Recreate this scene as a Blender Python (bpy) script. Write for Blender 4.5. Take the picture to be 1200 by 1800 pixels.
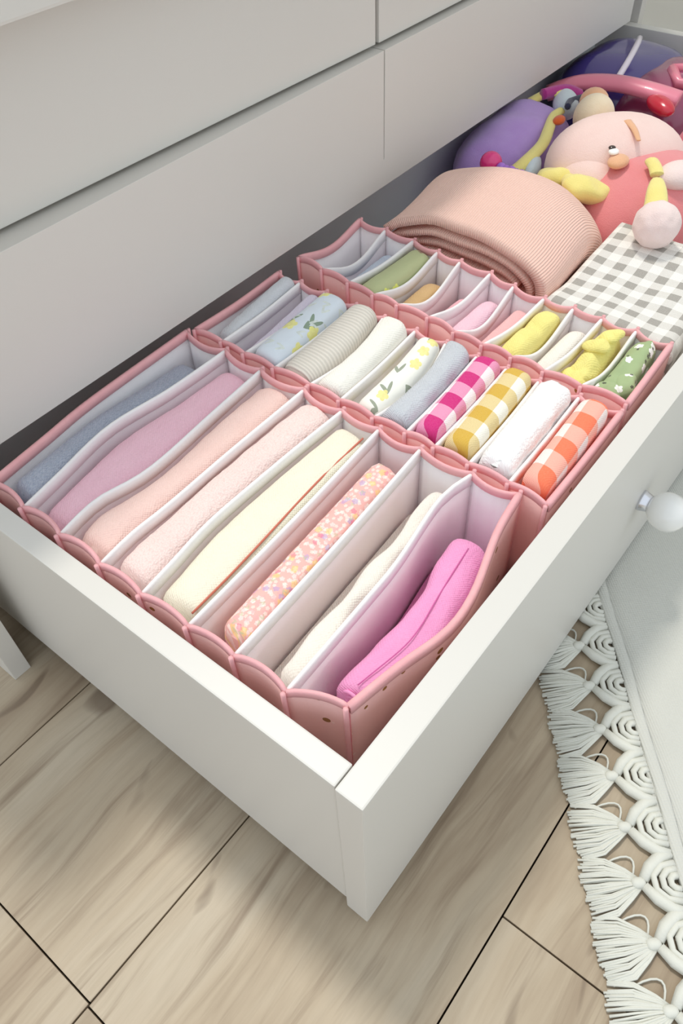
import bpy, bmesh, math, random
from mathutils import Vector, Matrix, noise as mnoise

for o in list(bpy.data.objects): bpy.data.objects.remove(o)
scn = bpy.context.scene
COL = scn.collection
random.seed(7)
PI = math.pi
RIM = 0.238            # height of the open drawer's rim above the floor

# ------------------------------------------------------------------ camera
cam_d = bpy.data.cameras.new('camera')
cam = bpy.data.objects.new('camera', cam_d); COL.objects.link(cam)
right = Vector((0.61968819, -0.78402675, -0.03589692))
down = Vector((-0.60600475, -0.4489146, -0.65668404))
fwd = Vector((0.4987432, 0.42869305, -0.75331101))
mw = Matrix((right, -down, -fwd)).transposed().to_4x4()
mw.translation = Vector((-0.119178, -0.099125, 0.422225 + RIM))
cam.matrix_world = mw
cam_d.sensor_fit = 'HORIZONTAL'; cam_d.sensor_width = 36.0
cam_d.lens = 1376.04 / 1200 * 36.0
cam_d.clip_start = 0.01
scn.camera = cam

# ------------------------------------------------------------------ light
w = bpy.data.worlds.new('room_daylight'); scn.world = w; w.use_nodes = True
bg = w.node_tree.nodes['Background']
bg.inputs[0].default_value = (0.885, 0.95, 1.0, 1); bg.inputs[1].default_value = 1.02
sd = bpy.data.lights.new('window_sun_offscreen', 'SUN'); sd.energy = 1.62; sd.angle = math.radians(8)
sd.color = (1.0, 0.95, 0.86)
so = bpy.data.objects.new('window_sun_offscreen', sd); COL.objects.link(so)
so.location = (0.5, 0.8, 2.4)
so.rotation_euler = Vector((0.045, 0.078, 0.238)).to_track_quat('Z', 'Y').to_euler()
vs = scn.view_settings
vs.view_transform = 'Standard'; vs.look = 'None'; vs.gamma = 1.0; vs.use_curve_mapping = False
vs.exposure = 0.0
scn.cycles.max_bounces = 24; scn.cycles.diffuse_bounces = 16; scn.cycles.transmission_bounces = 16

# ------------------------------------------------------------------ node helper
class NT:
    def __init__(s, name):
        s.m = bpy.data.materials.new(name); s.m.use_nodes = True
        s.t = s.m.node_tree; s.N = s.t.nodes; s.b = s.N['Principled BSDF']
        s.tc = s.N.new('ShaderNodeTexCoord')
    @property
    def uv(s): return s.tc.outputs['UV']
    @property
    def ob(s): return s.tc.outputs['Object']
    def put(s, sock, v):
        if hasattr(v, 'is_linked') or isinstance(v, bpy.types.NodeSocket): s.t.links.new(v, sock)
        elif isinstance(v, (tuple, list)):
            n = len(sock.default_value)
            sock.default_value = tuple(v) + (1,) * (n - len(v)) if len(v) < n else v
        else: sock.default_value = v
    def math(s, op, a, b=0.0, c=None):
        n = s.N.new('ShaderNodeMath'); n.operation = op
        s.put(n.inputs[0], a); s.put(n.inputs[1], b)
        if c is not None: s.put(n.inputs[2], c)
        return n.outputs[0]
    def vmath(s, op, a, b=(0, 0, 0)):
        n = s.N.new('ShaderNodeVectorMath'); n.operation = op
        s.put(n.inputs[0], a); s.put(n.inputs[1], b)
        return n.outputs['Value'] if op == 'LENGTH' else n.outputs[0]
    def mix(s, f, a, b):
        n = s.N.new('ShaderNodeMix'); n.data_type = 'RGBA'
        s.put(n.inputs[0], f); s.put(n.inputs[6], a); s.put(n.inputs[7], b)
        return n.outputs[2]
    def map(s, v, scale=(1, 1, 1), rot=(0, 0, 0), loc=(0, 0, 0)):
        n = s.N.new('ShaderNodeMapping'); s.put(n.inputs[0], v)
        n.inputs[1].default_value = loc; n.inputs[2].default_value = rot; n.inputs[3].default_value = scale
        return n.outputs[0]
    def noise(s, v, scale, detail=2.0, rough=0.5, dist=0.0):
        n = s.N.new('ShaderNodeTexNoise'); s.put(n.inputs['Vector'], v)
        n.inputs['Scale'].default_value = scale; n.inputs['Detail'].default_value = detail
        n.inputs['Roughness'].default_value = rough; n.inputs['Distortion'].default_value = dist
        return n.outputs['Fac']
    def vor(s, v, scale, rnd=1.0, dim='3D', feat='F1'):
        n = s.N.new('ShaderNodeTexVoronoi'); n.voronoi_dimensions = dim; n.feature = feat
        s.put(n.inputs['Vector'], v); n.inputs['Scale'].default_value = scale
        n.inputs['Randomness'].default_value = rnd
        return n
    def ramp(s, f, stops):
        n = s.N.new('ShaderNodeValToRGB'); s.put(n.inputs[0], f)
        e = n.color_ramp.elements
        while len(e) < len(stops): e.new(0.5)
        for k, (p, c) in enumerate(stops):
            e[k].position = p; e[k].color = tuple(c) + (1,) if len(c) == 3 else c
        return n.outputs[0]
    def sep(s, v):
        n = s.N.new('ShaderNodeSeparateXYZ'); s.put(n.inputs[0], v); return n.outputs
    def bump(s, h, strength=0.3, dist=0.001):
        n = s.N.new('ShaderNodeBump'); s.put(n.inputs['Height'], h)
        n.inputs['Strength'].default_value = strength; n.inputs['Distance'].default_value = dist
        s.t.links.new(n.outputs[0], s.b.inputs['Normal'])
    def out(s, col, rough=0.85, sheen=0.0, **k):
        s.put(s.b.inputs['Base Color'], col); s.put(s.b.inputs['Roughness'], rough)
        s.b.inputs['Specular IOR Level'].default_value = k.get('spec', 0.3)
        if sheen: s.b.inputs['Sheen Weight'].default_value = sheen
        return s.m

M = {}
def srgb(r, g, b):
    f = lambda c: ((c / 255 + 0.055) / 1.055) ** 2.4 if c > 10 else c / 255 / 12.92
    return (f(r), f(g), f(b))

def mat_paint(name, col, rough=0.38):
    n = NT(name)
    h = n.noise(n.ob, 220, 2)
    n.bump(h, 0.04, 0.0006)
    c = n.mix(n.noise(n.ob, 6, 2), tuple(x * 0.985 for x in col), col)
    return n.out(c, rough, spec=0.4)
M['white'] = mat_paint('white_paint', srgb(215, 212, 206))
M['white_in'] = mat_paint('drawer_board', srgb(214, 218, 218), 0.5)
M['wall'] = mat_paint('wall_paint', srgb(236, 234, 226), 0.8)

def mat_knob():
    n = NT('glossy_knob'); n.b.inputs['Coat Weight'].default_value = 0.6
    return n.out(srgb(238, 238, 236), 0.12, spec=0.6)
M['knob'] = mat_knob()
def mat_metal():
    n = NT('bright_metal'); n.b.inputs['Metallic'].default_value = 1.0
    return n.out((0.75, 0.76, 0.82), 0.25)
M['metal'] = mat_metal()

def mat_wood():
    n = NT('oak_plank')
    oi = n.N.new('ShaderNodeObjectInfo').outputs['Random']
    off = n.N.new('ShaderNodeCombineXYZ'); n.put(off.inputs[0], n.math('MULTIPLY', oi, 37.0)); n.put(off.inputs[1], n.math('MULTIPLY', oi, 11.0))
    v = n.vmath('ADD', n.ob, off.outputs[0])
    warp = n.noise(n.map(v, (4, 10, 1)), 1.0, 2)
    wv = n.N.new('ShaderNodeCombineXYZ'); n.put(wv.inputs[1], n.math('MULTIPLY', warp, 0.035))
    v2 = n.vmath('ADD', v, wv.outputs[0])
    broad = n.noise(n.map(v2, (2.2, 17, 1)), 1.0, 4, 0.6, 0.4)
    fine = n.noise(n.map(v2, (14, 190, 1)), 1.0, 4, 0.65)
    streak = n.noise(n.map(v2, (3.5, 60, 1)), 1.0, 4, 0.65, 0.35)
    knot = n.noise(n.map(v, (9, 22, 1)), 1.0, 2, 0.5, 0.8)
    c = n.ramp(broad, [(0.25, srgb(160, 138, 114)), (0.5, srgb(196, 178, 153)), (0.75, srgb(212, 198, 176))])
    c = n.mix(n.math('MULTIPLY', n.math('SMOOTH_MIN', n.math('MAXIMUM', n.math('MULTIPLY', n.math('SUBTRACT', streak, 0.53), 5.0), 0.0), 1.0, 0.1), 0.7), c, srgb(136, 114, 92))
    c = n.mix(n.math('MULTIPLY', n.math('SUBTRACT', fine, 0.42), 0.55), c, srgb(128, 108, 86))
    kk = n.math('MINIMUM', n.math('MAXIMUM', n.math('MULTIPLY', n.math('SUBTRACT', knot, 0.66), 9.0), 0.0), 0.6)
    c = n.mix(kk, c, srgb(118, 98, 80))
    tone = n.math('ADD', 0.73, n.math('MULTIPLY', oi, 0.12))
    hs = n.N.new('ShaderNodeHueSaturation'); n.put(hs.inputs['Color'], c); n.put(hs.inputs['Value'], tone)
    n.bump(fine, 0.10, 0.0006)
    return n.out(hs.outputs[0], 0.5, spec=0.35)
M['wood'] = mat_wood()
M['joint'] = NT('plank_joint').out(srgb(70, 60, 48), 0.9)

def weave(n, su=1500.0, k=0.35):
    s = n.sep(n.uv)
    a = n.math('SINE', n.math('MULTIPLY', s[0], su)); b = n.math('SINE', n.math('MULTIPLY', s[1], su))
    return n.math('MULTIPLY', a, b)

def mat_fabric(name, col, col2=None, bump=0.35, mottle=60, sheen=0.15, grain=0.0):
    n = NT(name)
    col2 = col2 or tuple(x * 0.88 for x in col)
    f = n.noise(n.uv, mottle, 3)
    c = n.mix(f, col, col2)
    if grain:
        c = n.mix(n.math('MULTIPLY', n.noise(n.map(n.uv, (1, 2.5, 1)), 420, 2, 0.75), grain), c, (0.9, 0.9, 0.92))
    h = n.math('ADD', n.math('MULTIPLY', weave(n, 2600), 0.3), n.noise(n.uv, 350, 2))
    h = n.math('ADD', h, n.math('MULTIPLY', n.noise(n.map(n.uv, (1, 2.2, 1), rot=(0, 0, 0.3)), 34, 3, 0.55, 0.6), 3.2))
    n.bump(h, bump + 0.25, 0.0009)
    return n.out(c, 0.9, sheen, spec=0.15)

def mat_terry(name, col, col2):
    n = NT(name)
    v = n.vor(n.uv, 700)
    big = n.noise(n.uv, 30, 3)
    c = n.mix(n.math('MULTIPLY', v.outputs['Distance'], 0.8), col, col2)
    c = n.mix(n.math('MULTIPLY', big, 0.35), c, col2)
    n.bump(n.math('ADD', n.math('SUBTRACT', 1.0, v.outputs['Distance']), n.noise(n.uv, 260, 3)), 0.5, 0.0014)
    return n.out(c, 0.95, 0.3, spec=0.1)

def mat_gingham(name, dark, white, pitch=0.03, mid=None, duty=0.5):
    n = NT(name)
    s = n.sep(n.uv)
    fu = n.math('LESS_THAN', n.math('FRACT', n.math('DIVIDE', s[0], pitch)), duty)
    fv = n.math('LESS_THAN', n.math('FRACT', n.math('DIVIDE', n.math('ADD', s[1], pitch * 0.37), pitch)), duty)
    both = n.math('MULTIPLY', fu, fv); any_ = n.math('MAXIMUM', fu, fv)
    th = n.math('ADD', n.math('MULTIPLY', n.math('SINE', n.math('MULTIPLY', n.math('ADD', s[0], s[1]), 5200)), 0.22), 0.5)
    if mid is None: mid = tuple((a + b) / 2 for a, b in zip(dark, white))
    half = n.mix(n.math('MULTIPLY', th, 0.35), mid, white)
    c = n.mix(any_, white, half)
    c = n.mix(both, c, n.mix(n.math('MULTIPLY', n.noise(n.uv, 700, 2), 0.3), dark, mid))
    n.bump(n.math('ADD', weave(n, 3200), n.noise(n.uv, 300, 2)), 0.3, 0.0006)
    return n.out(c, 0.9, 0.1, spec=0.15)

def mat_print(name, base, inks, cell=28, size=0.22, alpha=0.9, base2=None):
    """scattered leaves and blossoms: one oriented ellipse or five-lobed blossom for each cell"""
    n = NT(name)
    col = n.mix(n.noise(n.uv, 40, 2), base, base2 or tuple(x * 0.93 for x in base))
    for k, (ink, kind, thr, sc) in enumerate(inks):
        uv = n.map(n.uv, (1, 1, 1), loc=(0.013 * k + 0.5, 0.021 * k + 0.5, 0))
        v = n.vor(uv, cell * sc, 0.85, '2D')
        rnd = n.sep(v.outputs['Color'])
        d = n.vmath('SUBTRACT', uv, v.outputs['Position'])
        rot = n.N.new('ShaderNodeVectorRotate'); rot.rotation_type = 'Z_AXIS'
        n.put(rot.inputs['Vector'], d); n.put(rot.inputs['Angle'], n.math('MULTIPLY', rnd[0], 6.283))
        q = n.sep(n.vmath('SCALE', rot.outputs[0]) if False else rot.outputs[0])
        x = n.math('MULTIPLY', q[0], cell * sc); y = n.math('MULTIPLY', q[1], cell * sc)
        if kind == 'leaf':
            # two leaves on a stem
            y2 = n.math('SUBTRACT', n.math('ABSOLUTE', y), 0.09)
            y2 = n.math('SUBTRACT', y2, n.math('MULTIPLY', x, 0.45))
            r = n.math('SQRT', n.math('ADD', n.math('POWER', n.math('MULTIPLY', x, 1.0), 2.0), n.math('POWER', n.math('MULTIPLY', y2, 3.6), 2.0)))
            m = n.math('LESS_THAN', r, size)
        else:
            ang = n.math('ARCTAN2', y, x)
            rr = n.math('SQRT', n.math('ADD', n.math('POWER', x, 2.0), n.math('POWER', y, 2.0)))
            lob = n.math('ADD', 0.75, n.math('MULTIPLY', n.math('ABSOLUTE', n.math('SINE', n.math('MULTIPLY', ang, 2.5))), 0.35))
            m = n.math('LESS_THAN', rr, n.math('MULTIPLY', lob, size))
        on = n.math('MULTIPLY', m, n.math('GREATER_THAN', rnd[1], thr))
        shade = n.mix(n.noise(n.uv, 260, 2), ink, tuple(min(1, x * 1.5 + 0.03) for x in ink))
        col = n.mix(n.math('MULTIPLY', on, alpha), col, shade)
    n.bump(n.noise(n.uv, 350, 2), 0.25, 0.0008)
    return n.out(col, 0.9, 0.1, spec=0.15)

def mat_rib(name, col, col2, per=0.0032, axis=0, depth=0.6):
    n = NT(name)
    s = n.sep(n.uv)
    wv = n.math('SINE', n.math('MULTIPLY', n.math('ADD', s[axis], n.math('MULTIPLY', n.noise(n.uv, 20, 2), 0.0015)), 6.2832 / per))
    f = n.math('MULTIPLY_ADD', wv, 0.5, 0.5)
    c = n.mix(f, col2, col)
    c = n.mix(n.math('MULTIPLY', n.noise(n.uv, 25, 3), 0.25), c, tuple(x * 0.85 for x in col))
    n.bump(n.math('ADD', f, n.math('MULTIPLY', n.noise(n.uv, 500, 2), 0.4)), depth, 0.0012)
    return n.out(c, 0.92, 0.2, spec=0.12)

def mat_tray_pink():
    n = NT('pink_tray_fabric')
    v = n.vor(n.ob, 62, 1.0)
    r = n.sep(v.outputs['Color'])
    dot = n.math('MULTIPLY', n.math('LESS_THAN', v.outputs['Distance'], 0.17), n.math('GREATER_THAN', r[0], 0.62))
    c = n.mix(n.noise(n.ob, 40, 3), srgb(248, 202, 196), srgb(244, 192, 188))
    v2 = n.vor(n.ob, 90, 1.0)
    r2 = n.sep(v2.outputs['Color'])
    dot2 = n.math('MULTIPLY', n.math('LESS_THAN', v2.outputs['Distance'], 0.13), n.math('GREATER_THAN', r2[1], 0.72))
    c = n.mix(dot2, c, srgb(250, 214, 206))
    c = n.mix(dot, c, srgb(150, 100, 50))
    n.bump(n.noise(n.ob, 400, 2), 0.25, 0.0008)
    return n.out(c, 0.8, 0.1, spec=0.25)
M['tray'] = mat_tray_pink()
def mat_lining(name, trans):
    n = NT(name)
    v = n.ob
    s = n.sep(v)
    net = n.math('MULTIPLY', n.math('SINE', n.math('MULTIPLY', n.math('ADD', s[0], s[2]), 3000)), n.math('SINE', n.math('MULTIPLY', n.math('SUBTRACT', s[0], s[2]), 3000)))
    c = n.mix(n.math('MULTIPLY_ADD', net, 0.5, 0.5), srgb(250, 246, 248), srgb(254, 253, 253))
    n.bump(n.math('ADD', net, n.noise(v, 90, 2)), 0.2, 0.0006)
    m = n.out(c, 0.85, 0.1, spec=0.2)
    tr = n.N.new('ShaderNodeBsdfTranslucent'); n.put(tr.inputs[0], srgb(255, 247, 249))
    mx = n.N.new('ShaderNodeMixShader'); mx.inputs[0].default_value = trans
    n.t.links.new(n.b.outputs[0], mx.inputs[1]); n.t.links.new(tr.outputs[0], mx.inputs[2])
    n.t.links.new(mx.outputs[0], n.N['Material Output'].inputs[0])
    return m
M['lining'] = mat_lining('white_lining', 0.0)
M['divider'] = mat_lining('divider_cloth', 0.35)
def mat_binding(name, a, b):
    n = NT(name)
    c = n.mix(n.noise(n.ob, 120, 2), a, b)
    n.bump(n.noise(n.ob, 600, 2), 0.3, 0.0006)
    return n.out(c, 0.85, 0.1, spec=0.2)
M['bind_white'] = mat_binding('white_binding', srgb(246, 244, 243), srgb(238, 234, 235))
M['bind_pink'] = mat_binding('pink_binding', srgb(240, 184, 186), srgb(233, 168, 172))

# ------------------------------------------------------------------ mesh helpers
def link(name, me, parent=None, mats=(), smooth=True, at=None):
    o = bpy.data.objects.new(name, me); COL.objects.link(o)
    for m in mats: me.materials.append(m)
    if smooth: me.polygons.foreach_set('use_smooth', [True] * len(me.polygons))
    if parent is not None: o.parent = parent
    if at is not None: o.location = at
    return o
def wpos(o):
    p = Vector((0, 0, 0))
    while o is not None:
        p += o.location; o = o.parent
    return p
def make(name, V, F, mats, parent=None, smooth=True, uv=None, mi=None, base=None, fix=False):
    """vertices are given in world coordinates; parents are never rotated"""
    org = Vector(base) if base is not None else (wpos(parent) if parent is not None else Vector((0, 0, 0)))
    me = bpy.data.meshes.new(name)
    me.from_pydata([tuple(Vector(v) - org) for v in V], [], F)
    if uv is not None:
        L = me.uv_layers.new(name='UVMap')
        for lp in me.loops: L.data[lp.index].uv = uv[lp.vertex_index]
    if not isinstance(mats, (list, tuple)): mats = [mats]
    if mi is not None: me.polygons.foreach_set('material_index', mi)
    if fix:
        bm = bmesh.new(); bm.from_mesh(me); bmesh.ops.recalc_face_normals(bm, faces=bm.faces); bm.to_mesh(me); bm.free()
    o = link(name, me, parent, mats, smooth)
    if base is not None: o.location = org - (wpos(parent) if parent is not None else Vector((0, 0, 0)))
    return o
def empty(name, loc, label, cat, group=None):
    o = bpy.data.objects.new(name, None); COL.objects.link(o); o.location = loc
    o.empty_display_size = 0.03
    tag(o, label, cat, group); return o
def tag(o, label, cat, group=None):
    o['label'] = label; o['category'] = cat
    if group: o['group'] = group
    return o
def bevel_mesh(bm, w, seg=2):
    if w > 0: bmesh.ops.bevel(bm, geom=list(bm.edges), offset=w, segments=seg, profile=0.7, affect='EDGES')
def box(name, x0, x1, y0, y1, z0, z1, mat, parent=None, bev=0.0012, base=None):
    bm = bmesh.new(); bmesh.ops.create_cube(bm, size=1)
    for v in bm.verts:
        v.co = Vector(((x0 + x1) / 2 + v.co.x * (x1 - x0), (y0 + y1) / 2 + v.co.y * (y1 - y0), (z0 + z1) / 2 + v.co.z * (z1 - z0)))
    bevel_mesh(bm, bev)
    return from_bm(name, bm, mat, parent, base)
def from_bm(name, bm, mat, parent=None, base=None, smooth=False):
    org = Vector(base) if base is not None else (wpos(parent) if parent is not None else Vector((0, 0, 0)))
    for v in bm.verts: v.co -= org
    bmesh.ops.recalc_face_normals(bm, faces=bm.faces)
    me = bpy.data.meshes.new(name); bm.to_mesh(me); bm.free()
    o = link(name, me, parent, [mat], smooth)
    if base is not None: o.location = org - (wpos(parent) if parent is not None else Vector((0, 0, 0)))
    return o
def extrude_poly(name, pts, axis, a0, a1, mat, parent=None, bev=0.001, base=None):
    """pts: 2-D outline; axis 'x' -> pts are (y,z); 'y' -> (x,z); 'z' -> (x,y)"""
    bm = bmesh.new()
    f3 = {'x': lambda p, a: (a, p[0], p[1]), 'y': lambda p, a: (p[0], a, p[1]), 'z': lambda p, a: (p[0], p[1], a)}[axis]
    A = [bm.verts.new(f3(p, a0)) for p in pts]; B = [bm.verts.new(f3(p, a1)) for p in pts]
    bm.faces.new(A); bm.faces.new(B[::-1])
    n = len(pts)
    for i in range(n): bm.faces.new((A[i], B[i], B[(i + 1) % n], A[(i + 1) % n]))
    bmesh.ops.recalc_face_normals(bm, faces=bm.faces)
    if bev: bmesh.ops.bevel(bm, geom=list(bm.edges), offset=bev, segments=2, profile=0.7, affect='EDGES', clamp_overlap=True)
    return from_bm(name, bm, mat, parent, base)
def crom(P, t):
    """Catmull-Rom through points P, t in 0..1"""
    n = len(P) - 1; x = min(max(t, 0), 1) * n; i = min(int(x), n - 1); f = x - i
    p0 = P[max(i - 1, 0)]; p1 = P[i]; p2 = P[i + 1]; p3 = P[min(i + 2, n)]
    return tuple(0.5 * ((2 * b) + (-a + c) * f + (2 * a - 5 * b + 4 * c - d) * f * f + (-a + 3 * b - 3 * c + d) * f ** 3) for a, b, c, d in zip(p0, p1, p2, p3))
def tube_data(path, rad, seg=8, V=None, F=None, flat=1.0):
    V = [] if V is None else V; F = [] if F is None else F
    path = [Vector(p) for p in path]; n = len(path)
    b0 = len(V); up = Vector((0, 0, 1))
    for i, p in enumerate(path):
        t = (path[min(i + 1, n - 1)] - path[max(i - 1, 0)]).normalized()
        if abs(t.z) > 0.93: s = t.cross(Vector((0, 1, 0))).normalized()
        else: s = t.cross(up).normalized()
        q = s.cross(t).normalized()
        r = rad(i / (n - 1)) if callable(rad) else rad
        for k in range(seg):
            a = 2 * PI * k / seg
            V.append(tuple(p + s * (math.cos(a) * r) + q * (math.sin(a) * r * flat)))
    for i in range(n - 1):
        for k in range(seg):
            a = b0 + i * seg + k; b = b0 + i * seg + (k + 1) % seg
            F.append((a, b, b + seg, a + seg))
    F.append(tuple(b0 + k for k in range(seg))[::-1]); F.append(tuple(b0 + (n - 1) * seg + k for k in range(seg)))
    return V, F
def tube(name, path, rad, mat, parent=None, seg=8, base=None, flat=1.0):
    if 3 <= len(path) <= 8 and name != 'seam': path = [crom([tuple(p) for p in path], k / 24) for k in range(25)]
    V, F = tube_data(path, rad, seg, flat=flat)
    return make(name, V, F, mat, parent, base=base)
def sweep(name, prof, path, nrm, mat, parent):
    """closed profile (n, z) swept along path (3-D points); nrm: horizontal normals, one per point"""
    V = []; F = []; m = len(prof)
    for p, nn in zip(path, nrm):
        for a, z in prof: V.append((p[0] + nn[0] * a, p[1] + nn[1] * a, p[2] + z))
    for i in range(len(path) - 1):
        for k in range(m):
            a = i * m + k; b = i * m + (k + 1) % m
            F.append((a, b, b + m, a + m))
    F.append(tuple(range(m))[::-1]); F.append(tuple((len(path) - 1) * m + k for k in range(m)))
    return make(name, V, F, mat, parent, fix=True)
def blob(name, c, r, mat, parent=None, rot=(0, 0, 0), amp=0.0, freq=20, sub=4, power=2.0, base=None, seed=0, shape=None):
    bm = bmesh.new(); bmesh.ops.create_icosphere(bm, subdivisions=sub, radius=1)
    R = Matrix.Rotation(rot[2], 3, 'Z') @ Matrix.Rotation(rot[1], 3, 'Y') @ Matrix.Rotation(rot[0], 3, 'X')
    for v in bm.verts:
        p = v.co.copy()
        if power != 2.0:
            k = (abs(p.x) ** power + abs(p.y) ** power + abs(p.z) ** power) ** (-1 / power); p = p * k
        if shape: p = shape(p)
        q = R @ Vector((p.x * r[0], p.y * r[1], p.z * r[2]))
        if amp: q += (R @ v.co).normalized() * amp * mnoise.noise(q * freq + Vector((seed, seed * 1.7, 0)))
        v.co = q + Vector(c)
        if c[2] < RIM + 0.02: v.co.z = max(v.co.z, DF + 0.0005)
    bm.normal_update()
    uvl = bm.loops.layers.uv.new('UVMap')
    for f in bm.faces:
        for l in f.loops: l[uvl].uv = (l.vert.co.x + 0.3 * l.vert.co.z, l.vert.co.y + 0.4 * l.vert.co.z)
    return from_bm(name, bm, mat, parent, base, smooth=True)

# ================================================================== SETTING
fl = box('floor', -1.6, 3.0, -1.8, 1.9, -0.03, -0.0115, M['joint'], None, 0)
fl['kind'] = 'structure'
PW = 0.2065; GAP = 0.0013
plank_cache = {}
def plank(x0, x1, y0, y1):
    key = (round(x1 - x0, 3), round(y1 - y0, 4))
    if key not in plank_cache:
        o = box('plank', -(x1 - x0) / 2 + GAP / 2, (x1 - x0) / 2 - GAP / 2, -(y1 - y0) / 2 + GAP / 2, (y1 - y0) / 2 - GAP / 2, -0.0115, 0.0, M['wood'], fl, 0.0008)
        plank_cache[key] = o.data
    else:
        o = bpy.data.objects.new('plank', plank_cache[key]); COL.objects.link(o); o.parent = fl
    o.location = ((x0 + x1) / 2, (y0 + y1) / 2, 0)
    return o
starts = {0: -0.1675, 1: -0.1655, 2: -0.66, -1: 0.069, -2: -0.5, -3: 0.2, 3: -0.3, 4: -0.9, -4: -0.4, -5: 0.1, 5: -0.1, -6: -0.5, -7: 0.25}
for r in range(-7, 6):
    y0 = -0.0775 + PW * r; x = starts[r]
    while x > -1.35: x -= 1.2
    while x < 2.6:
        plank(x, x + 1.2, y0, y0 + PW); x += 1.2

wr = box('wall_right', 1.62, 1.72, -1.6, 1.8, 0, 2.4, M['wall'], None, 0); wr['kind'] = 'structure'
bb = box('baseboard_right', 1.605, 1.62, -1.6, 1.8, 0, 0.09, M['white'], None, 0.002); bb['kind'] = 'structure'

# ================================================================== DRESSER
FY = 0.39
dr = empty('dresser', (0.58, 0.62, 0), 'white painted dresser with flat drawer fronts standing above the open drawer', 'dresser')
def side_panel(x0, x1):
    pts = [(0.395, 0), (0.44, 0), (0.455, 0.03), (0.77, 0.03), (0.785, 0), (0.84, 0), (0.84, RIM + 0.272), (0.395, RIM + 0.272)]
    extrude_poly('side_panel', pts, 'x', x0, x1, M['white'], dr, 0.001)
side_panel(-0.036, -0.018); side_panel(1.212, 1.23)
box('back_panel', -0.018, 1.212, 0.832, 0.84, 0.03, RIM + 0.272, M['white'], dr, 0)
box('top_panel', -0.05, 1.245, 0.372, 0.85, RIM + 0.2735, RIM + 0.2885, M['white'], dr, 0.002)
box('rail', -0.018, 1.212, 0.425, 0.83, RIM + 0.016, RIM + 0.028, M['white'], dr, 0)
box('rail', -0.018, 1.212, 0.425, 0.83, RIM + 0.146, RIM + 0.158, M['white'], dr, 0)
# lower wide front with the slit that ends above its bottom edge
zb, zt, sx, ss = RIM + 0.0105, RIM + 0.1455, 0.5505, 0.0009
pts = [(0.001, zb), (1.166, zb), (1.166, zt), (sx + ss, zt), (sx + ss * 0.6, RIM + 0.04), (sx - ss * 0.6, RIM + 0.04), (sx - ss, zt), (0.001, zt)]
extrude_poly('drawer_front', pts, 'y', FY, FY + 0.034, M['white'], dr, 0.0006)
# upper left front, standing a little crooked, and upper right front
pl = [(0.001, 0.4113), (0.548, 0.3990), (0.548, 0.424), (0.001, 0.4305)]
extrude_poly('drawer_front', pl, 'z', RIM + 0.1495, RIM + 0.2705, M['white'], dr, 0.001)
pl = [(0.553, 0.3985), (1.166, 0.3985), (1.166, 0.424), (0.553, 0.424)]
extrude_poly('drawer_front', pl, 'z', RIM + 0.1495, RIM + 0.2705, M['white'], dr, 0.001)

# ================================================================== OPEN DRAWER
DF = RIM - 0.105       # inside floor of the drawer
dw = empty('open_drawer', (0.6, 0.23, 0.0), 'white wooden drawer pulled wide open, round white knob on its front', 'drawer')
box('front_panel', 0.0, 1.214, 0.0, 0.0195, 0.010, RIM, M['white'], dw, 0.0012)
box('side_panel', 0.001, 0.0175, 0.0202, 0.46, 0.027, RIM, M['white'], dw, 0.0012)
box('side_panel', 1.192, 1.209, 0.0202, 0.46, 0.027, RIM - 0.004, M['white'], dw, 0.0012)
box('bottom_panel', 0.0172, 1.1923, 0.0192, 0.4565, DF - 0.008, DF, M['white_in'], dw, 0)
box('back_panel', 0.0172, 1.1923, 0.448, 0.46, 0.027, RIM - 0.02, M['white_in'], dw, 0.001)
def lathe(name, prof, c, axis, mat, parent, seg=32):
    V = []; F = []
    for r, h in prof:
        for k in range(seg):
            a = 2 * PI * k / seg
            V.append((c[0] + r * math.cos(a), c[1] - h, c[2] + r * math.sin(a)))
    for i in range(len(prof) - 1):
        for k in range(seg):
            a = i * seg + k; b = i * seg + (k + 1) % seg
            F.append((a, b, b + seg, a + seg))
    F.append(tuple(range(seg))); F.append(tuple((len(prof) - 1) * seg + k for k in range(seg)))
    return make(name, V, F, mat, parent, fix=True)
for kx in (0.4225, 0.79):
    kc = (kx, 0.0, RIM - 0.128)
    R = 0.0185; pr = [(0.0085, 0.009)]
    for i in range(1, 15):
        a = PI * (0.16 + 0.84 * i / 14.0)
        pr.append((max(0.0004, R * math.sin(a)), 0.026 - R * math.cos(a)))
    kn = lathe('knob', pr, kc, 'y', M['knob'], dw)
    lathe('knob_stem', [(0.0098, -0.0005), (0.0102, 0.002), (0.009, 0.0055), (0.007, 0.0125)], kc, 'y', M['metal'], kn, 24)

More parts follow.
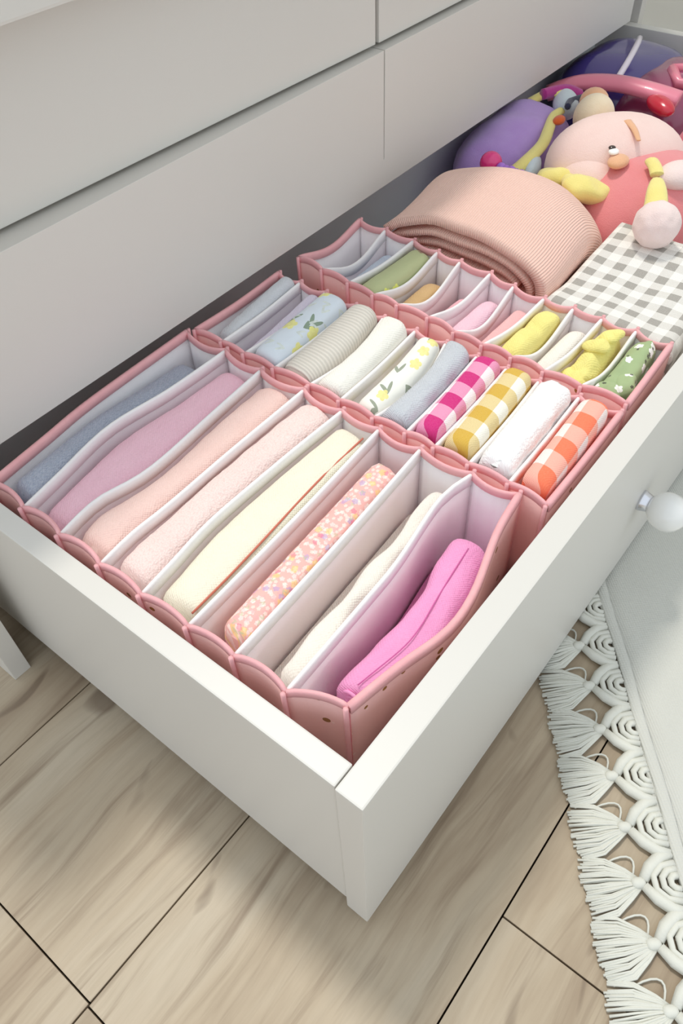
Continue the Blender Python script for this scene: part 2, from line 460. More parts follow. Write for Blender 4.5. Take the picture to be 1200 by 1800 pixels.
# ================================================================== TRAYS
TB = DF + 0.0005       # underside of the trays
class Tray: pass
def make_tray(label, near, far, mids, dips, height, amps=(0.004, 0.004)):
    n = len(near) - 1; T = Tray(); T.n = n; T.near = near; T.far = far
    cx = sum(p[0] for p in near + far) / (2 * n + 2); cy = sum(p[1] for p in near + far) / (2 * n + 2)
    root = empty('storage_tray', (cx, cy, TB), label, 'organizer'); T.root = root
    zt = TB + height; T.zt = zt
    lines = [[near[i]] + mids.get(i, []) + [far[i]] for i in range(n + 1)]
    def pt(i, s):
        P = lines[i]
        if len(P) == 2: return (P[0][0] + (P[1][0] - P[0][0]) * s, P[0][1] + (P[1][1] - P[0][1]) * s)
        x0, x1 = P[0][0], P[-1][0]; x = x0 + (x1 - x0) * s
        for k in range(len(P) - 1):
            if x <= P[k + 1][0] or k == len(P) - 2:
                f = (x - P[k][0]) / (P[k + 1][0] - P[k][0]); return crom(P, (k + f) / (len(P) - 1))
    T.pt = pt
    def dip(i, s): return -dips.get(i, 0.002) * math.sin(PI * s) ** 1.4
    T.dip = dip
    # base
    poly = [near[i] for i in range(n + 1)] + [far[i] for i in range(n, -1, -1)]
    V = [(x, y, TB) for x, y in poly] + [(x, y, TB + 0.0025) for x, y in poly]
    m = len(poly)
    F = [tuple(range(m))[::-1], tuple(range(m, 2 * m))] + [(k, (k + 1) % m, (k + 1) % m + m, k + m) for k in range(m)]
    make('base_panel', V, F, M['lining'], root, smooth=False, fix=True)
    S = 20; ZS = 4
    def normals(P):
        out = []
        for k in range(len(P)):
            a = Vector(P[max(k - 1, 0)][:2]); b = Vector(P[min(k + 1, len(P) - 1)][:2])
            d = (b - a).normalized(); out.append((-d.y, d.x))
        return out
    def slab(name, P, zt_of, t_in, t_out, mats, parent, flip):
        """vertical sheet through plan curve P; offsets along the curve's left normal"""
        nr = normals(P); V = []; F = []; mi = []; c = len(P)
        for off in (t_in, t_out):
            for r in range(ZS + 1):
                for k in range(c):
                    zz = TB + 0.001 + (zt_of(k) - TB - 0.001) * r / ZS
                    V.append((P[k][0] + nr[k][0] * off, P[k][1] + nr[k][1] * off, zz))
        o2 = c * (ZS + 1)
        for r in range(ZS):
            for k in range(c - 1):
                a = r * c + k
                F.append((a, a + 1, a + c + 1, a + c)); mi.append(0)
                F.append((a + o2, a + c + o2, a + c + 1 + o2, a + 1 + o2)); mi.append(1)
        for k in range(c - 1):
            a = ZS * c + k; F.append((a, a + 1, a + 1 + o2, a + o2)); mi.append(1)
            F.append((k, k + o2, k + 1 + o2, k + 1)); mi.append(1)
        for r in range(ZS):
            for e in (0, c - 1):
                a = r * c + e; F.append((a, a + c, a + c + o2, a + o2)); mi.append(1)
        return make(name, V, F, mats, parent, mi=mi, fix=True)
    pk = 0.8
    pink_prof = [(-0.0012, -0.0065), (-0.0026, -0.0060), (-0.0026, 0.0), (-0.0016, 0.0016), (0.0, 0.0021), (0.0016, 0.0016), (0.0026, 0.0), (0.0026, -0.0060), (0.0012, -0.0065)]
    wh = 0.0095
    white_prof = [(-0.0006, -wh), (-0.0015, -wh), (-0.0017, 0.0), (-0.0010, 0.0012), (0.0, 0.0015), (0.0010, 0.0012), (0.0017, 0.0), (0.0015, -wh), (0.0006, -wh)]
    # long outer walls
    for i in (0, n):
        P = [pt(i, k / S) for k in range(S + 1)]
        sgn = 1 if i == 0 else -1
        wl = slab('long_wall', P, lambda k: zt + dip(i, k / S), -0.0006, 0.0014 * sgn if sgn > 0 else -0.0018, [M['lining'], M['tray']], root, sgn < 0)
        path = [(p[0], p[1], zt + dip(i, k / S)) for k, p in enumerate(P)]
        sweep('binding', pink_prof, path, normals(P), M['bind_pink'], wl)
    # dividers
    for i in range(1, n):
        P = [pt(i, k / S) for k in range(S + 1)]
        dv = slab('divider', P, lambda k: zt + dip(i, k / S) - 0.001, -0.0005, 0.0005, [M['divider'], M['divider']], root, False)
        path = [(p[0], p[1], zt + dip(i, k / S) - 0.001) for k, p in enumerate(P)]
        sweep('binding', white_prof, path, normals(P), M['bind_white'], dv)
    # end walls: one panel of cloth for each compartment, pinched between the seams
    E = 8
    for ei, ends in enumerate((near, far)):
        inw = 1 if ei == 0 else -1
        for i in range(n):
            a, b = ends[i], ends[i + 1]
            amp = amps[ei] * (0.7 + 0.6 * random.random()) * min(1.0, abs(b[1] - a[1]) / 0.035)
            arch = (0.0018 if ei == 0 else -0.0025) * (0.5 + random.random())
            P = []
            for k in range(E + 1):
                u = k / E
                P.append((a[0] + (b[0] - a[0]) * u + inw * amp * math.sin(PI * u) ** 0.7, a[1] + (b[1] - a[1]) * u))
            zz = [zt + arch * math.sin(PI * k / E) for k in range(E + 1)]
            # plan curve runs towards -y, so its left normal points to +x
            o_in, o_out = (0.0004, -0.0014) if ei == 0 else (-0.0004, 0.0014)
            ep = slab('end_panel', P, lambda k: zz[k], o_in, o_out, [M['lining'], M['tray']], root, False)
            sweep('binding', [(x * 0.62, z * 0.8) for x, z in pink_prof], [(p[0], p[1], zz[k]) for k, p in enumerate(P)], normals(P), M['bind_pink'], ep)
        for i in range(n + 1):
            x, y = ends[i]; d = -inw * 0.0026
            path = [(x + d * (0.6 + 0.4 * k / 6), y, TB + 0.002 + (height + 0.0012 - 0.002) * k / 6) for k in range(7)]
            tube('seam', path, 0.0017, M['bind_pink'], root, 8)
    return T

T1 = make_tray('wide pink fabric tray with eight compartments, next to the drawer side',
    [(0.0265, 0.374), (0.025, 0.333), (0.0245, 0.290), (0.0245, 0.246), (0.0245, 0.204), (0.026, 0.161), (0.028, 0.122), (0.029, 0.080), (0.044, 0.044)],
    [(0.248, 0.390), (0.249, 0.342), (0.247, 0.298), (0.249, 0.251), (0.247, 0.209), (0.247, 0.172), (0.248, 0.133), (0.249, 0.087), (0.251, 0.049)],
    {0: [(0.08, 0.381), (0.137, 0.388)], 1: [(0.06, 0.340), (0.122, 0.352), (0.185, 0.345)], 2: [(0.063, 0.296), (0.108, 0.289), (0.18, 0.294)],
     3: [(0.057, 0.25), (0.091, 0.25), (0.158, 0.252)], 4: [(0.056, 0.208), (0.104, 0.214), (0.18, 0.213)],
     7: [(0.111, 0.083), (0.151, 0.085), (0.215, 0.093)], 8: [(0.085, 0.037), (0.125, 0.028), (0.16, 0.030), (0.213, 0.044)]},
    {0: 0.001, 8: 0.004}, 0.1035, (0.0042, 0.0036))
T2 = make_tray('pink fabric tray with eleven compartments between two other trays, ginghams in it',
    [(0.2557, 0.386), (0.2572, 0.354), (0.2562, 0.326), (0.2562, 0.291), (0.2572, 0.252), (0.2567, 0.219), (0.2562, 0.184), (0.2572, 0.153), (0.2567, 0.126), (0.2567, 0.095), (0.2572, 0.061), (0.2542, 0.028)],
    [(0.370, 0.386), (0.370, 0.358), (0.371, 0.327), (0.370, 0.291), (0.370, 0.258), (0.371, 0.223), (0.3715, 0.191), (0.3715, 0.159), (0.372, 0.130), (0.373, 0.100), (0.3745, 0.064), (0.376, 0.029)],
    {4: [(0.315, 0.250)], 6: [(0.32, 0.181)]}, {2: 0.004, 4: 0.004, 6: 0.006, 9: 0.003}, 0.1025, (0.0015, 0.0032))
T3 = make_tray('pink fabric tray with eleven small compartments beside the peach blanket',
    [(0.401, 0.385), (0.397, 0.352), (0.394, 0.317), (0.391, 0.285), (0.391, 0.257), (0.391, 0.223), (0.386, 0.192), (0.3845, 0.162), (0.3845, 0.133), (0.3835, 0.102), (0.3845, 0.068), (0.386, 0.029)],
    [(0.494, 0.380), (0.494, 0.346), (0.493, 0.310), (0.489, 0.278), (0.487, 0.250), (0.486, 0.215), (0.480, 0.186), (0.478, 0.153), (0.480, 0.124), (0.480, 0.096), (0.481, 0.064), (0.478, 0.032)],
    {}, {0: 0.010, 1: 0.016, 2: 0.004, 3: 0.012, 4: 0.019, 5: 0.010, 6: 0.019, 7: 0.006, 8: 0.020, 9: 0.007, 10: 0.014, 11: 0.001}, 0.1045, (0.0022, 0.0024))

# ================================================================== FOLDED CLOTHES
def garment(name, label, mat, T, i, s0=0.06, s1=0.94, a0=0.06, a1=0.94, top=-0.008, top1=None, rnd=0.012, er=0.009, wr=0.0012, wf=40, seed=0, group=None, cat='clothes', top_fn=None, lean=0.0, uvrot=0.0, wob=0.0, er1=None, shelf=0.028):
    """a folded bundle standing in compartment i of tray T"""
    L = 46; base_z = TB + 0.0026; zt0 = RIM + top + 0.005; zt1 = RIM + (top if top1 is None else top1) + 0.005
    prof = []
    K = 14
    V = []; F = []; UV = []
    sl = []
    Atot = Vector(T.pt(i, s0)); Btot = Vector(T.pt(i, s1)); length = (Btot - Atot).length
    er1 = er if er1 is None else er1
    cols = []
    for j in range(L + 1):
        # denser near the ends
        u = j / L; u = 0.5 - 0.5 * math.cos(PI * u) * (1 - 0.35 * math.sin(PI * u))
        u = (j / L) * 0.6 + u * 0.4
        s = s0 + (s1 - s0) * u
        A = Vector(T.pt(i, s)); B = Vector(T.pt(i + 1, s))
        d0 = u * length; d1 = (1 - u) * length
        e = 1.0; drop = 0.0
        for d, rr in ((d0, er), (d1, er1)):
            if d < rr:
                q = math.sqrt(max(0.0, 1 - (1 - d / rr) ** 2)); e = min(e, 0.80 + 0.20 * q); drop = max(drop, (1 - q) * rr * 0.8)
        aa0 = a0 + wob * mnoise.noise(Vector((u * 5 + seed * 3.1, 0.3, seed))); aa1 = a1 + wob * mnoise.noise(Vector((u * 5 + seed * 3.1, 7.3, seed)))
        P0 = A + (B - A) * aa0; P1 = A + (B - A) * aa1
        mid = (P0 + P1) / 2; half = (P1 - P0) / 2 * e; wdt = (P1 - P0).length
        ztop = zt0 + (zt1 - zt0) * u - drop
        if top_fn: ztop += top_fn(u)
        r = min(rnd, wdt / 2 * 0.98)
        c = [(-1, 0), (-1, 0.35), (-1, 0.7)]
        row = []
        hw = max(half.length, 1e-5); rr = min(r, hw)
        rv = min(rnd, 0.02)
        full = max(0.0, (P0 - A).length - 0.0022); fullr = max(0.0, (B - P1).length - 0.0022)
        zsh = max(base_z + 0.01, ztop - rv - shelf)
        pts = [(-hw - full, base_z), (-hw - full, zsh - 0.006), (-hw - full * 0.85, zsh), (-hw - full * 0.06, zsh + 0.008), (-hw, ztop - rv)]
        for k in range(1, K):
            a = PI - PI * k / K
            x = math.cos(a); zq = math.sin(a)
            pts.append((hw * math.copysign(abs(x) ** 0.72, x), ztop - rv + rv * abs(zq) ** 0.72))
        pts += [(hw, ztop - rv), (hw + fullr * 0.06, zsh + 0.008), (hw + fullr * 0.85, zsh), (hw + fullr, zsh - 0.006), (hw + fullr, base_z)]
        hd = half.normalized()
        arc = 0.0; prev = None
        for k, (px, pz) in enumerate(pts):
            if prev: arc += math.hypot(px - prev[0], pz - prev[1])
            prev = (px, pz)
            xy = mid + hd * px
            v = Vector((xy.x, xy.y, pz))
            nz = mnoise.noise(Vector((v.x * wf * 0.5, v.y * wf * 1.3, v.z * wf * 0.8)) + Vector((seed * 5.3, seed * 2.1, seed)))
            n2 = mnoise.noise(Vector((v.x * wf * 2.2, v.y * wf * 3, v.z * wf * 2)) + Vector((seed, 9 + seed, 3)))
            hk = min(1.0, max(0.0, (pz - base_z) / 0.05))
            if 4 <= k <= len(pts) - 5:
                v.z += wr * (nz + 0.45 * n2) * hk
                sidek = px / hw
                v.x += hd.x * -abs(wr) * 0.6 * sidek * (0.5 + nz) ; v.y += hd.y * -abs(wr) * 0.6 * sidek * (0.5 + nz)
            v.y += lean * (pz - base_z)
            V.append(tuple(v)); UV.append((u * length * math.cos(uvrot) + arc * math.sin(uvrot), arc * math.cos(uvrot) - u * length * math.sin(uvrot)))
        cols.append(len(pts))
    m = cols[0]
    for j in range(L):
        for k in range(m - 1):
            a = j * m + k; F.append((a, a + m, a + m + 1, a + 1))
        F.append((j * m + m - 1, j * m + 2 * m - 1, j * m + m, j * m))
    # caps as fans of strips between the two flanks
    for j in (0, L):
        b = j * m
        for k in range(m // 2):
            q = (b + k, b + k + 1, b + m - 2 - k, b + m - 1 - k)
            if len(set(q)) < 4: q = tuple(dict.fromkeys(q))
            if len(q) >= 3: F.append(q if j == 0 else q[::-1])
    c = Vector(T.pt(i, (s0 + s1) / 2)) * 0.5 + Vector(T.pt(i + 1, (s0 + s1) / 2)) * 0.5
    o = make(name, V, F, mat, None, uv=UV, base=(c.x, c.y, base_z), fix=True)
    tag(o, label, cat, group)
    return o

G1 = 'folded clothes in the wide tray'; G2 = 'folded clothes in the middle tray'; G3 = 'small clothes in the narrow tray'
F_ = mat_fabric
denim = F_('denim_knit', srgb(112, 130, 164), srgb(88, 106, 144), grain=0.75, bump=0.5)
pink1 = F_('soft_pink', srgb(251, 206, 220), srgb(248, 196, 213))
salmon = F_('salmon_jersey', srgb(249, 214, 204), srgb(245, 204, 194), grain=0.15)
terryp = mat_terry('pink_terry', srgb(252, 236, 230), srgb(238, 206, 200))
cream = F_('cream_cotton', srgb(243, 239, 220), srgb(238, 233, 212))
redpipe = F_('red_piping', srgb(212, 124, 104))
lace = mat_print('lace_floral', srgb(244, 190, 182), [
    (srgb(250, 222, 214), 'flower', 0.25, 3.6), (srgb(242, 160, 160), 'flower', 0.55, 3.0), (srgb(252, 226, 205), 'flower', 0.45, 4.6), (srgb(150, 138, 188), 'flower', 0.78, 2.6),
    (srgb(240, 190, 96), 'flower', 0.80, 2.3), (srgb(216, 96, 128), 'flower', 0.84, 3.0), (srgb(164, 176, 140), 'leaf', 0.80, 2.8)], cell=52, size=0.34, alpha=0.52)
whitec = F_('warm_white_cotton', srgb(245, 240, 230), srgb(238, 232, 222))
bright = F_('bright_pink_jersey', srgb(243, 170, 213), srgb(238, 157, 204))
greyw = F_('grey_white_cotton', srgb(216, 218, 222), srgb(204, 206, 212))
lav = F_('pale_lavender', srgb(228, 218, 232), srgb(218, 208, 226))
bluefl = mat_print('blue_floral', srgb(226, 234, 242), [(srgb(116, 134, 110), 'leaf', 0.30, 1.0), (srgb(228, 216, 130), 'flower', 0.50, 1.1), (srgb(196, 202, 196), 'leaf', 0.5, 1.7)], cell=34, size=0.27)
ribbe = mat_rib('beige_rib', srgb(228, 222, 212), srgb(206, 200, 190), 0.0034, 0)
creamw = F_('cream_white', srgb(246, 244, 236), srgb(240, 237, 228))
leafw = mat_print('white_leaf', srgb(245, 244, 236), [(srgb(128, 136, 118), 'leaf', 0.25, 1.0), (srgb(222, 206, 130), 'flower', 0.66, 1.2)], cell=40, size=0.25)
grey = F_('heather_grey', srgb(200, 204, 210), srgb(184, 188, 196), grain=0.3, bump=0.5)
gmag = mat_gingham('magenta_gingham', srgb(206, 30, 118), srgb(250, 238, 242), 0.030, srgb(232, 130, 176))
gmus = mat_gingham('mustard_gingham', srgb(214, 172, 66), srgb(248, 244, 232), 0.030, srgb(226, 200, 130))
terryw = mat_terry('white_terry', srgb(255, 254, 253), srgb(248, 248, 248))
gora = mat_gingham('orange_gingham', srgb(255, 122, 84), srgb(246, 230, 224), 0.032, srgb(255, 168, 146))
bluew = F_('pale_blue', srgb(206, 216, 230), srgb(196, 206, 222))
greenp = mat_print('green_print', srgb(190, 196, 150), [(srgb(214, 222, 110), 'flower', 0.6, 1.3), (srgb(130, 96, 84), 'flower', 0.78, 1.9)], cell=34, size=0.22)
tan = F_('tan_cotton', srgb(224, 188, 138), srgb(214, 176, 124))
dusty = F_('dusty_pink', srgb(240, 190, 198), srgb(234, 180, 190))
lpink = F_('light_pink', srgb(246, 208, 220), srgb(240, 196, 212))
coral = F_('coral_pink', srgb(246, 196, 196), srgb(240, 184, 184))
yellow = F_('butter_yellow', srgb(246, 236, 150), srgb(240, 226, 134))
sage = mat_print('sage_daisy', srgb(168, 186, 140), [(srgb(245, 242, 230), 'flower', 0.45, 1.0), (srgb(70, 72, 58), 'flower', 0.86, 2.4)], cell=62, size=0.24)

# --- wide tray
garment('folded_garment', 'heathered denim-blue folded garment beside the dark back wall of the wide tray', denim, T1, 0, 0.06, 0.88, 0.22, 0.93, -0.008, -0.018, rnd=0.012, seed=1, group=G1, wr=0.0016)
garment('folded_garment', 'plain soft pink folded garment next to the denim-blue one', pink1, T1, 1, 0.055, 0.94, 0.12, 0.94, -0.016, -0.014, rnd=0.015, seed=2, group=G1)
garment('folded_garment', 'salmon peach folded garment between soft pink and fluffy pink ones', salmon, T1, 2, 0.05, 0.95, 0.09, 0.93, -0.012, -0.010, rnd=0.017, seed=3, group=G1, wr=0.0028, wf=34)
garment('folded_towel', 'fluffy pale pink terry towel folded in the wide tray', terryp, T1, 3, 0.045, 0.96, 0.06, 0.94, -0.010, -0.008, rnd=0.018, seed=4, group=G1, wr=0.0022, wf=90, cat='towel')
gc = garment('folded_garment', 'cream folded garment with a thin red piping line along it', cream, T1, 4, 0.05, 0.95, 0.09, 0.94, -0.012, -0.010, rnd=0.014, seed=5, group=G1)
garment('folded_garment', 'pink lace garment covered with small coloured flowers', lace, T1, 5, 0.07, 0.90, 0.27, 0.93, -0.013, -0.012, rnd=0.012, seed=6, group=G1, wr=0.0018, wf=110)
garment('folded_garment', 'plain warm white folded garment beside the bright pink roll', whitec, T1, 6, 0.07, 0.93, 0.50, 0.90, -0.020, -0.022, rnd=0.010, seed=7, group=G1, wr=0.0015, wob=0.14)
gp = garment('rolled_garment', 'bright pink jersey garment rolled up at the front of the wide tray', bright, T1, 7, 0.135, 0.86, 0.26, 0.87, -0.028, -0.034, rnd=0.018, er=0.006, er1=0.018, seed=8, group=G1, wr=0.0030, wf=26, wob=0.06)

def on_garment(T, i, s, a, z): 
    A = Vector(T.pt(i, s)); B = Vector(T.pt(i + 1, s)); p = A + (B - A) * a
    return (p.x, p.y, z)
tube('piping', [on_garment(T1, 4, 0.055 + 0.89 * k / 24, 0.80 + 0.03 * math.sin(k * 0.25), RIM - 0.0085 + 0.0015 * k / 24) for k in range(25)], 0.0009, redpipe, gc, 6)
tube('seam_line', [on_garment(T1, 7, 0.15 + 0.64 * k / 24, 0.60 + 0.04 * math.sin(k * 0.3), RIM - 0.0228 - 0.0055 * k / 24) for k in range(25)], 0.00045, F_('pink_seam', srgb(214, 110, 172)), gp, 6)
# coil seen at the end of the roll
cc = on_garment(T1, 7, 0.134, 0.56, RIM - 0.036)
tube('roll_end', [(cc[0] - 0.0006, cc[1] + (0.002 + 0.0085 * k / 30) * math.cos(k * 0.42), cc[2] + (0.002 + 0.0095 * k / 30) * math.sin(k * 0.42)) for k in range(31)], 0.0013, bright, gp, 6)

# --- middle tray
garment('folded_garment', 'grey-white folded garment beside the pale lavender one in the middle tray', greyw, T2, 0, 0.10, 0.97, 0.40, 0.93, -0.010, 0.000, rnd=0.008, seed=11, group=G2)
garment('folded_garment', 'pale lavender folded garment lying low beside the blue floral one', lav, T2, 1, 0.08, 0.95, 0.60, 0.95, -0.016, -0.006, rnd=0.006, seed=12, group=G2)
garment('folded_garment', 'pale blue folded garment printed with green leaves and yellow flowers', bluefl, T2, 2, 0.05, 0.95, 0.08, 0.94, -0.002, 0.004, rnd=0.014, seed=13, group=G2)
garment('folded_garment', 'beige rib-knit folded garment between blue floral and cream ones', ribbe, T2, 3, 0.05, 0.95, 0.06, 0.93, -0.002, 0.005, rnd=0.015, seed=14, group=G2)
garment('folded_garment', 'plain cream white folded garment beside the beige rib-knit', creamw, T2, 4, 0.05, 0.945, 0.07, 0.93, -0.002, 0.005, rnd=0.014, seed=15, group=G2)
garment('folded_garment', 'white folded garment printed with grey leaves beside the heather grey one', leafw, T2, 5, 0.06, 0.93, 0.30, 0.94, -0.006, 0.000, rnd=0.012, seed=16, group=G2)
garment('folded_garment', 'plain heather grey folded garment next to the magenta gingham', grey, T2, 6, 0.05, 0.945, 0.07, 0.93, 0.000, 0.006, rnd=0.014, seed=17, group=G2)
garment('folded_cloth', 'magenta and white gingham cloth folded in the middle tray', gmag, T2, 7, 0.06, 0.97, 0.08, 0.93, 0.000, 0.004, rnd=0.012, seed=18, group=G2, cat='cloth')
garment('folded_cloth', 'mustard yellow and white gingham cloth folded in the middle tray', gmus, T2, 8, 0.06, 0.96, 0.07, 0.93, 0.001, 0.005, rnd=0.014, seed=19, group=G2, cat='cloth')
garment('folded_towel', 'white terry towel folded between mustard and orange ginghams', terryw, T2, 9, 0.06, 0.96, 0.07, 0.94, 0.002, 0.006, rnd=0.015, seed=20, group=G2, wr=0.003, wf=150, cat='towel')
garment('folded_cloth', 'bright orange and white gingham cloth folded by the drawer front', gora, T2, 10, 0.06, 0.93, 0.16, 0.86, 0.002, 0.007, rnd=0.012, seed=21, group=G2, cat='cloth')

# --- narrow tray
garment('folded_garment', 'small grey-white garment lying low beside the pale blue one', greyw, T3, 0, 0.10, 0.9, 0.20, 0.9, -0.050, -0.045, rnd=0.012, seed=31, group=G3)
garment('folded_garment', 'pale blue folded garment beside the green printed roll', bluew, T3, 1, 0.08, 0.92, 0.15, 0.92, -0.030, -0.022, rnd=0.012, seed=32, group=G3)
gr = garment('rolled_garment', 'green garment with small print rolled up in the narrow tray', greenp, T3, 2, 0.07, 0.96, 0.12, 0.92, -0.008, -0.006, rnd=0.013, er=0.004, er1=0.010, seed=33, group=G3)
garment('folded_garment', 'tan folded garment beside the green printed roll', tan, T3, 3, 0.10, 0.90, 0.12, 0.90, -0.030, -0.022, rnd=0.014, er=0.025, seed=34, group=G3)
garment('folded_garment', 'dusty pink folded garment lying low beside the light pink one', dusty, T3, 4, 0.10, 0.92, 0.25, 0.92, -0.036, -0.034, rnd=0.012, seed=35, group=G3)
garment('folded_garment', 'light pink folded garment between dusty pink and coral ones', lpink, T3, 5, 0.08, 0.92, 0.20, 0.92, -0.026, -0.018, rnd=0.014, er=0.02, seed=36, group=G3)
garment('folded_garment', 'coral pink folded garment beside the butter yellow folded one', coral, T3, 6, 0.08, 0.92, 0.30, 0.93, -0.026, -0.018, rnd=0.010, seed=37, group=G3)
garment('folded_garment', 'smooth butter yellow garment beside the coral pink one', yellow, T3, 7, 0.10, 0.93, 0.10, 0.92, -0.014, -0.004, rnd=0.014, er=0.018, seed=38, group=G3, wr=0.003, wf=45, top_fn=lambda u: -0.004 * math.exp(-((u - 0.6) / 0.07) ** 2))
garment('folded_garment', 'white folded garment between the two yellow ones', whitec, T3, 8, 0.10, 0.92, 0.25, 0.92, -0.022, -0.012, rnd=0.012, er=0.02, seed=39, group=G3)
garment('crumpled_garment', 'crumpled butter yellow garment with loose folds beside the sage green one', yellow, T3, 9, 0.12, 0.92, 0.10, 0.90, -0.020, -0.004, rnd=0.013, er=0.016, seed=40, group=G3, wr=0.008, wf=60)
garment('crumpled_garment', 'sage green garment with white daisies in the corner by the drawer front', sage, T3, 10, 0.14, 0.95, 0.10, 0.88, -0.012, 0.000, rnd=0.015, er=0.018, seed=41, group=G3, wr=0.006, wf=50)
yc = [o for o in COL.objects if o.name == 'crumpled_garment'][0]; sg = [o for o in COL.objects if o.name == 'crumpled_garment.001'][0]
for (s_, a_, z_, r_, sd2) in ((0.30, 0.45, -0.020, (0.014, 0.010, 0.008), 1), (0.62, 0.44, -0.004, (0.012, 0.009, 0.006), 2), (0.80, 0.62, -0.001, (0.011, 0.009, 0.006), 3), (0.18, 0.62, -0.026, (0.008, 0.008, 0.010), 5)):
    blob('loose_fold', on_garment(T3, 9, s_, a_, RIM + z_), r_, yellow, yc, rot=(0.2, 0.2, sd2 * 0.9), amp=0.004, freq=90, sub=4, seed=sd2)
for (s_, a_, z_, r_, sd2) in ((0.20, 0.42, -0.014, (0.013, 0.010, 0.010), 1), (0.32, 0.68, -0.008, (0.013, 0.009, 0.007), 4)):
    blob('loose_fold', on_garment(T3, 10, s_, a_, RIM + z_), r_, sage, sg, rot=(0.3, 0.3, sd2 * 0.8), amp=0.004, freq=80, sub=4, seed=sd2)
cc = on_garment(T3, 2, 0.066, 0.5, RIM - 0.021)
tube('roll_end', [(cc[0] - 0.0006, cc[1] + (0.001 + 0.008 * k / 24) * math.cos(k * 0.42), cc[2] + (0.001 + 0.009 * k / 24) * math.sin(k * 0.42)) for k in range(25)], 0.001, greenp, gr, 6)

# ================================================================== BLANKET
def sheet(name, prof, x0, x1, th, mat, parent, shape, seg=26):
    """thick cloth: open (y,z) path swept along x; shape(x01, p) moves points"""
    n = 60; P = [crom(prof, k / n) for k in range(n + 1)]
    nr = []
    for k in range(n + 1):
        a = P[max(k - 1, 0)]; b = P[min(k + 1, n)]; d = Vector((b[0] - a[0], b[1] - a[1])).normalized(); nr.append((-d.y, d.x))
    arc = [0]
    for k in range(n): arc.append(arc[-1] + math.hypot(P[k + 1][0] - P[k][0], P[k + 1][1] - P[k][1]))
    ring = [(P[k][0] + nr[k][0] * th / 2, P[k][1] + nr[k][1] * th / 2, arc[k]) for k in range(n + 1)] + [(P[k][0] - nr[k][0] * th / 2, P[k][1] - nr[k][1] * th / 2, arc[k]) for k in range(n, -1, -1)]
    V = []; F = []; UV = []; m = len(ring)
    for j in range(seg + 1):
        u = j / seg; x = x0 + (x1 - x0) * u
        for y, z, a in ring:
            V.append(shape(u, x, y, z)); UV.append((x, a))
    for j in range(seg):
        for k in range(m):
            a = j * m + k; b = j * m + (k + 1) % m; F.append((a, b, b + m, a + m))
    for j in (0, seg):
        b = j * m
        for k in range(n): F.append((b + k, b + k + 1, b + m - 2 - k, b + m - 1 - k))
    return make(name, V, F, mat, parent, uv=UV, fix=True)
peach = mat_rib('peach_knit', srgb(250, 213, 198), srgb(245, 199, 183), 0.0024, 1, 0.7)
bl = empty('folded_blanket', (0.58, 0.265, DF), 'peach ribbed knit blanket folded thick behind the narrow tray', 'blanket')
def bshape(u, x, y, z):
    k = math.sin(PI * min(1, max(0, u * 0.62 + 0.12)))
    dz = 0.014 * (k - 0.45) * max(0.0, min(1.0, (z + 0.04) / 0.05))
    yy = 0.262 + (y - 0.262) * (1 - 0.20 * max(0, u - 0.55) ** 1.2) + 0.006 * mnoise.noise(Vector((x * 18, y * 9, 1)))
    xx = x + 0.030 * math.sin(PI * min(1, max(0, (y - 0.16) / 0.2))) * (u - 0.12) + 0.014 * (y - 0.17) / 0.18 * (1 - u) * 0
    zz = z + dz + 0.004 * mnoise.noise(Vector((x * 22, y * 22, 2))) - 0.16 * max(0, u - 0.55) ** 1.6
    return (xx, yy, RIM + zz)
outer = [(0.352, -0.004), (0.335, 0.010), (0.295, 0.022), (0.25, 0.026), (0.205, 0.018), (0.178, 0.003), (0.170, -0.016), (0.176, -0.034), (0.196, -0.041), (0.25, -0.040), (0.345, -0.034)]
inner = [(0.345, -0.008), (0.30, 0.006), (0.25, 0.010), (0.212, 0.006), (0.190, -0.006), (0.182, -0.019), (0.190, -0.028), (0.215, -0.030), (0.26, -0.026), (0.34, -0.021)]
core = [(0.34, -0.014), (0.29, -0.006), (0.25, -0.004), (0.215, -0.008), (0.200, -0.016), (0.205, -0.020), (0.24, -0.018), (0.33, -0.016)]
sheet('outer_fold', outer, 0.503, 0.66, 0.009, peach, bl, bshape)
sheet('inner_fold', inner, 0.506, 0.655, 0.006, peach, bl, bshape)
sheet('inner_fold', core, 0.510, 0.65, 0.005, peach, bl, bshape)
low = [(0.35, -0.052), (0.25, -0.050), (0.19, -0.052), (0.172, -0.064), (0.172, -0.085), (0.19, -0.0975), (0.25, -0.0985), (0.35, -0.0985)]
V = []; F = []; UV = []
lowc = [crom(low, k / 30) for k in range(31)]
for j in range(13):
    x = 0.508 + 0.145 * j / 12
    for k, (y, z) in enumerate(lowc): V.append((x, y, RIM + z)); UV.append((x, k * 0.012))
for j in range(12):
    for k in range(31):
        a = j * 31 + k; b = j * 31 + (k + 1) % 31; F.append((a, b, b + 31, a + 31))
F.append(tuple(range(31))); F.append(tuple(12 * 31 + k for k in range(31)))
make('lower_layers', [(x, y, z - 0.0055) for x, y, z in V], F, peach, bl, uv=UV, fix=True)

